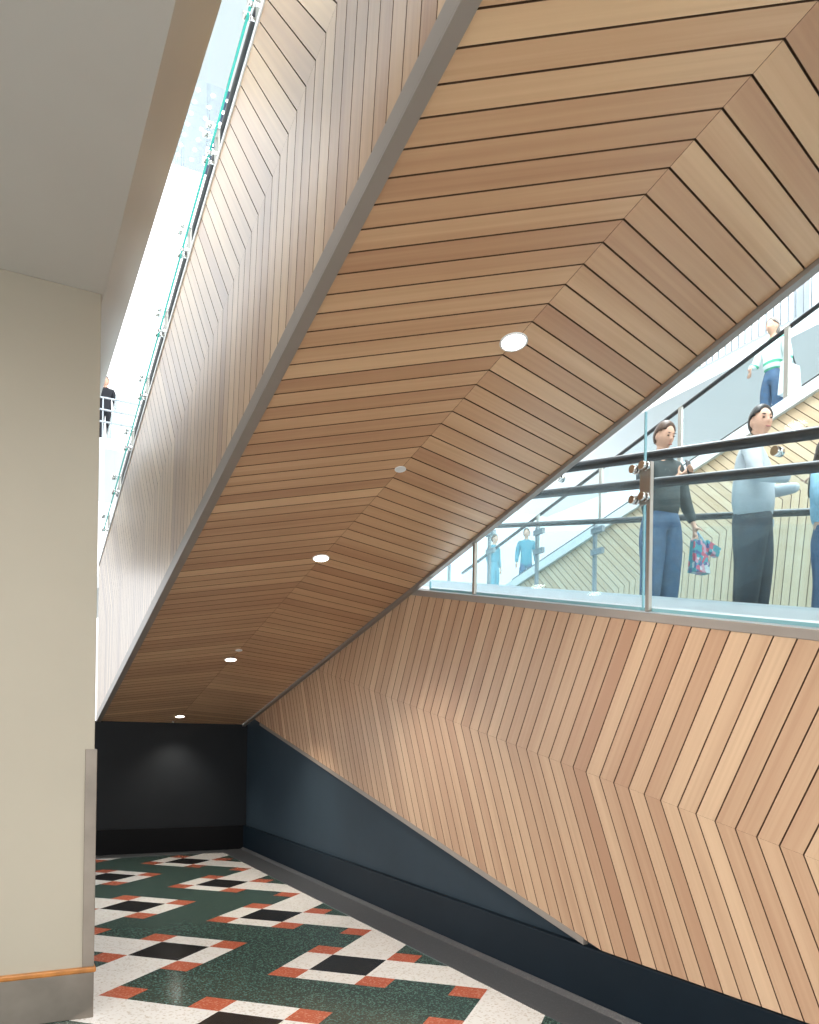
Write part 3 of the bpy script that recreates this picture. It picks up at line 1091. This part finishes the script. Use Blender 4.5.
def person(label, loc_, face, H, P, top, legs, hair, hairstyle='short', detail=True, group=None, lean=0.0, wide=1.0, skirt=0.0):
    """figure standing at loc_, body facing the world direction 'face'"""
    e = empty('person', loc_, math.atan2(face[1], face[0]) - PI / 2)
    tag(e, label, 'person', group)
    s = H / 1.70
    def J(k, default): return Vector(P.get(k, default)) * s
    def ln(v): return Vector((v.x, v.y + lean * max(0, v.z - .95 * s), v.z))
    pel, wst, chs, nkb, nk = [ln(Vector(v) * s) for v in ((0, 0, .95), (0, -.005, 1.08), (0, 0, 1.28), (0, -.01, 1.42), (0, .0, 1.49))]
    hy, hp = P.get('head', (0, 0))
    rot = Matrix.Rotation(hy, 3, 'Z') @ Matrix.Rotation(hp, 3, 'X')
    hc = nk + Vector((0, .022, .098)) * s
    sh = {q: ln(J('sh' + q, (x * .165, -.01, 1.385))) for q, x in (('L', -1), ('R', 1))}
    el = {q: J('el' + q, (x * .22, -.03, 1.10)) for q, x in (('L', -1), ('R', 1))}
    wr = {q: J('wr' + q, (x * .24, .03, .86)) for q, x in (('L', -1), ('R', 1))}
    kn = {q: J('kn' + q, (x * .095, .015, .50)) for q, x in (('L', -1), ('R', 1))}
    an = {q: J('an' + q, (x * .10, -.02, .09)) for q, x in (('L', -1), ('R', 1))}
    hip = {q: Vector((x * .088, 0, .90)) * s for q, x in (('L', -1), ('R', 1))}
    w = wide
    nodes = [(pel, .120 * s * w, .090 * s * w), (wst, .100 * s * w, .080 * s * w), (chs, .125 * s * w, .090 * s * w), (nkb, .075 * s, .065 * s), (nk, .050 * s, .052 * s), (hc - Vector((0, .02, .02)), .05 * s, .06 * s)]
    edges = [(0, 1), (1, 2), (2, 3), (3, 4), (4, 5)]
    for q in 'LR':
        b = len(nodes)
        nodes += [(sh[q], .052 * s, .052 * s), (el[q], .038 * s, .038 * s), (wr[q], .025 * s, .025 * s)]
        edges += [(2, b), (b, b + 1), (b + 1, b + 2)]
        hn, he = hand_nodes(wr[q], P.get('hd' + q, (0, .1, -1)), P.get('ht' + q, (0, 1, 0)), P.get('hc', .35), len(nodes))
        he = [((b + 2) if a == -1 else a, c) for a, c in he]
        nodes += hn; edges += he
    for q in 'LR':
        b = len(nodes)
        toe = an[q] + Vector((.02 * (-1 if q == 'L' else 1), .14, -.045)) * s
        nodes += [(hip[q], .085 * s, .085 * s), (kn[q], .056 * s, .056 * s), (an[q], .038 * s, .038 * s), (toe, .035 * s, .028 * s)]
        edges += [(0, b), (b, b + 1), (b + 1, b + 2), (b + 2, b + 3)]
    body = skin_eval(nodes, edges, 0, 1)
    bm = bmesh.new(); bm.from_mesh(body)
    ellipsoid(bm, hc, None, rot, 32, 26, lambda d: head_fn(d) * s)
    for x in (-1, 1):
        ellipsoid(bm, hc + rot @ (Vector((x * .074, -.008, -.005)) * s), (.010 * s, .020 * s, .032 * s), rot, 10, 8)
    bm.to_mesh(body); bm.free()
    tmp = bpy.data.objects.new('tmp', body); COL.objects.link(tmp)
    rm = tmp.modifiers.new('r', 'REMESH'); rm.mode = 'VOXEL'; rm.voxel_size = (.0068 if detail else .012) * s; rm.use_smooth_shade = True
    sm = tmp.modifiers.new('s', 'SMOOTH'); sm.factor = .5; sm.iterations = 2
    me = bpy.data.meshes.new_from_object(tmp.evaluated_get(bpy.context.evaluated_depsgraph_get()))
    bpy.data.objects.remove(tmp)
    to_obj('body', me, 'skin', e)
    # top garment
    n2 = [(pel - Vector((0, 0, .02 + skirt)), .165 * s * w, .130 * s * w), (wst, .155 * s * w, .128 * s * w), (chs, .168 * s * w, .130 * s * w), (nkb + Vector((0, 0, .005)), .095 * s, .085 * s), (nkb + Vector((0, .004, .03)) * s, .072 * s, .070 * s)]
    e2 = [(0, 1), (1, 2), (2, 3), (3, 4)]
    for q in 'LR':
        b = len(n2)
        cuff = wr[q].lerp(el[q], .06)
        n2 += [(sh[q], .078 * s, .078 * s), (el[q], .062 * s, .062 * s), (cuff, .040 * s, .040 * s)]
        e2 += [(2, b), (b, b + 1), (b + 1, b + 2)]
    to_obj(P.get('topname', 'jacket'), skin_eval(n2, e2, 0), top, e)
    n3 = [(pel + Vector((0, 0, .11)) * s, .120 * s * w, .095 * s * w), (pel - Vector((0, 0, .03)) * s, .142 * s * w, .112 * s * w)]
    e3 = [(0, 1)]
    for q in 'LR':
        b = len(n3)
        n3 += [(hip[q] - Vector((0, 0, .06)) * s, .108 * s * w, .112 * s * w), (kn[q], .076 * s * w, .080 * s * w), (an[q] + Vector((0, 0, .0)), .062 * s * w, .066 * s * w)]
        e3 += [(1, b), (b, b + 1), (b + 1, b + 2)]
    to_obj('trousers', skin_eval(n3, e3, 0), legs, e)
    for q in 'LR':
        bm = bmesh.new()
        c = an[q] + Vector((.01 * (-1 if q == 'L' else 1), .055, -.045)) * s
        ellipsoid(bm, c, (.050 * s, .140 * s, .045 * s), None, 18, 10, lambda d: Vector((d.x * .050, d.y * .14, max(d.z, -.8) * .052)) * s)
        me = bpy.data.meshes.new('shoe'); bm.to_mesh(me); bm.free()
        to_obj('shoe', me, 'shoe', e)
    # hair shell
    bm = bmesh.new()
    def hf(d):
        p = head_fn(Vector((d.x, min(d.y, .55), d.z))) if d.y > .55 else head_fn(d)
        k = 1.10
        return p * k * s
    ellipsoid(bm, hc + rot @ (Vector((0, -.004, .006)) * s), None, rot, 32, 24, hf)
    rim = rot.inverted()
    dele = []
    for v in bm.verts:
        q = rim @ (v.co - hc)
        q = q / s
        keep = q.z > (.022 + max(0, q.y) * .42) or (q.y < -.012 and q.z > (-.065 if hairstyle == 'short' else -.13))
        if not keep: dele.append(v)
    bmesh.ops.delete(bm, geom=dele, context='VERTS')
    me = bpy.data.meshes.new('hair'); bm.to_mesh(me); bm.free()
    ho = to_obj('hair', me, hair, e)
    sd = ho.modifiers.new('t', 'SOLIDIFY'); sd.thickness = .012 * s; sd.offset = 0
    if hairstyle == 'long':
        hn = [(hc + rot @ (Vector((0, -.075, .02)) * s), .070 * s, .035 * s), (hc + rot @ (Vector((0, -.10, -.10)) * s), .075 * s, .035 * s), (nkb + Vector((0, -.10, -.06)) * s, .07 * s, .03 * s), (nkb + Vector((0, -.12, -.20)) * s, .045 * s, .02 * s)]
        to_obj('hair', skin_eval(hn, [(0, 1), (1, 2), (2, 3)], 0), hair, e)
    if detail:
        for x in (-1, 1):
            for nm, c, r, m in (('eye', (x * .030, .083, .008), (.011, .006, .005), 'eye'), ('eyebrow', (x * .031, .088, .032), (.018, .006, .0035), hair)):
                bm = bmesh.new(); ellipsoid(bm, hc + rot @ (Vector(c) * s), Vector(r) * s, rot, 12, 8)
                me = bpy.data.meshes.new(nm); bm.to_mesh(me); bm.free(); to_obj(nm, me, m, e)
        bm = bmesh.new(); ellipsoid(bm, hc + rot @ (Vector((0, .094, -.060)) * s), Vector((.022, .008, .006)) * s, rot, 14, 8)
        me = bpy.data.meshes.new('mouth'); bm.to_mesh(me); bm.free(); to_obj('mouth', me, 'lip', e)
    return e


# rider in the grey hoodie
man = person('man in pale grey hooded sweatshirt and dark baggy trousers leaning at the handrail', (5.07, 4.20, 1.50 + T * 4.20), (.50, -.86), 1.69,
             {'elR': (.26, .06, 1.12), 'wrR': (.16, .30, 1.08), 'elL': (-.24, .08, 1.12), 'wrL': (-.10, .32, 1.09), 'hdR': (-.3, 1, -.1), 'hdL': (.3, 1, -.1),
              'htR': (-1, 0, .3), 'htL': (1, 0, .3), 'head': (-.85, .0), 'knL': (-.130, .03, .50), 'knR': (.130, .0, .50), 'anL': (-.145, .0, .09), 'anR': (.145, -.03, .09), 'topname': 'hooded_sweatshirt'},
             'hoodie', 'trousers_dark', 'hair_dark', lean=.05, wide=1.48, skirt=.13)
n4 = [(Vector((-.07, -.055, 1.44)), .045, .04), (Vector((0, -.10, 1.43)), .055, .045), (Vector((.07, -.055, 1.44)), .045, .04)]
to_obj('hood', skin_eval(n4, [(0, 1), (1, 2)], 1), 'hoodie', man)
woman = person('woman in loose dark jacket and blue jeans looking down at her phone', (5.05, 5.13, 1.50 + T * 5.13), (-.05, -.99), 1.69,
               {'elR': (.25, .05, 1.12), 'wrR': (.06, .25, 1.16), 'hdR': (-.6, .6, .5), 'htR': (0, .3, 1), 'elL': (-.27, -.01, 1.10), 'wrL': (-.31, .07, .86),
                'hdL': (-.05, .15, -1), 'htL': (0, 1, 0), 'head': (.0, -.30), 'hc': .5, 'topname': 'jacket'},
               'jacket_dark', 'denim', 'hair_brown', 'short', lean=.02, wide=1.35, skirt=.10)
bpy.context.view_layer.update()


def held(name, mbs, owner, label, cat):
    """thing held by a person: top-level, placed in the owner's frame"""
    e = empty(name, (0, 0, 0)); e.matrix_world = owner.matrix_world.copy()
    tag(e, label, cat)
    for nm, mb_, m in mbs:
        o = mb_.build(nm, m, e, .003)
    return e


mb = MB(); mb.hexa([(-.05, .315, 1.16), (.02, .335, 1.16), (.02, .345, 1.163), (-.05, .325, 1.163), (-.06, .27, 1.30), (.01, .29, 1.30), (.01, .30, 1.303), (-.06, .28, 1.303)])
mb2 = MB(); mb2.box(-.045, -.03, .275, .282, 1.27, 1.285)
held('phone', [('case', mb, 'rubber'), ('camera_lens', mb2, 'chrome')], woman, 'dark phone held up in the hand of the woman in the dark jacket', 'phone')
mb = MB()
mb.hexa([(-.46, .02, .44), (-.26, .05, .44), (-.26, .15, .44), (-.46, .12, .44), (-.43, .05, .72), (-.27, .07, .72), (-.27, .12, .72), (-.43, .10, .72)])
mb2 = MB()
for y in (.065, .115):
    mb2.tube((-.40, y, .70), (-.34, .08, .80), .006, 8); mb2.tube((-.34, .08, .80), (-.30, y, .70), .006, 8)
mb3 = MB(); mb3.hexa([(-.56, .05, .60), (-.44, .05, .64), (-.44, .11, .64), (-.56, .11, .60), (-.60, .06, .68), (-.44, .06, .74), (-.44, .10, .74), (-.60, .10, .68)])
held('shopping_bag', [('bag_body', mb, 'floral_bag'), ('handle', mb2, 'denim_light'), ('scarf_end', mb3, 'floral_bag')], woman, 'small flower-patterned teal bag hanging from the left hand of the woman', 'bag')

person('short dark-haired person in light blue denim jacket cut by the right edge', (5.02, 3.56, 1.50 + T * 3.56), (.3, -.95), 1.38,
       {'elR': (.26, .03, 1.12), 'wrR': (.22, .16, .95), 'topname': 'denim_jacket'}, 'denim_light', 'denim', 'hair_dark', 'long', detail=True, wide=1.05)
up_p = person('grey-haired person in white and green striped top and jeans up on the far walkway', (9.72, 7.75, 7.50 - T * 7.75), (-.93, -.05), 1.72,
              {'elR': (.24, .05, 1.12), 'wrR': (.16, .27, 1.02), 'topname': 'striped_top'}, 'striped_shirt', 'denim', 'hair_grey', 'long', detail=False)
bpy.context.view_layer.update()
mb = MB(); mb.hexa([(-.34, -.18, .52), (-.22, -.18, .52), (-.22, .20, .52), (-.34, .20, .52), (-.31, -.16, .98), (-.25, -.16, .98), (-.25, .18, .98), (-.31, .18, .98)])
mb2 = MB(); mb2.tube((-.28, -.12, .97), (-.20, .0, 1.44), .010, 8); mb2.tube((-.28, .14, .97), (-.20, .0, 1.44), .010, 8)
held('tote_bag', [('bag_body', mb, 'tee_white'), ('strap', mb2, 'jacket_dark')], up_p, 'pale tote bag on the shoulder of the person on the far walkway', 'bag')
person('small distant figure in teal coat on the landing, beside the second post', (11.75, 16.5, 5.2), (-.6, -.8), 1.72, {'topname': 'coat'}, 'teal_cloth', 'denim', 'hair_dark', detail=False, skirt=.2)
person('small distant figure in blue-green clothes on the landing, left of the other distant one', (11.25, 17.2, 5.2), (.3, -.9), 1.66, {'topname': 'coat'}, 'teal_cloth', 'teal_cloth', 'hair_brown', detail=False)
person('tiny figure in black on the upper gallery in the gap beside the pillar', (2.37, 21.75, 8.98), (-.2, -.9), 1.75, {'topname': 'coat'}, 'black_cloth', 'black_cloth', 'hair_dark', detail=False, skirt=.2)
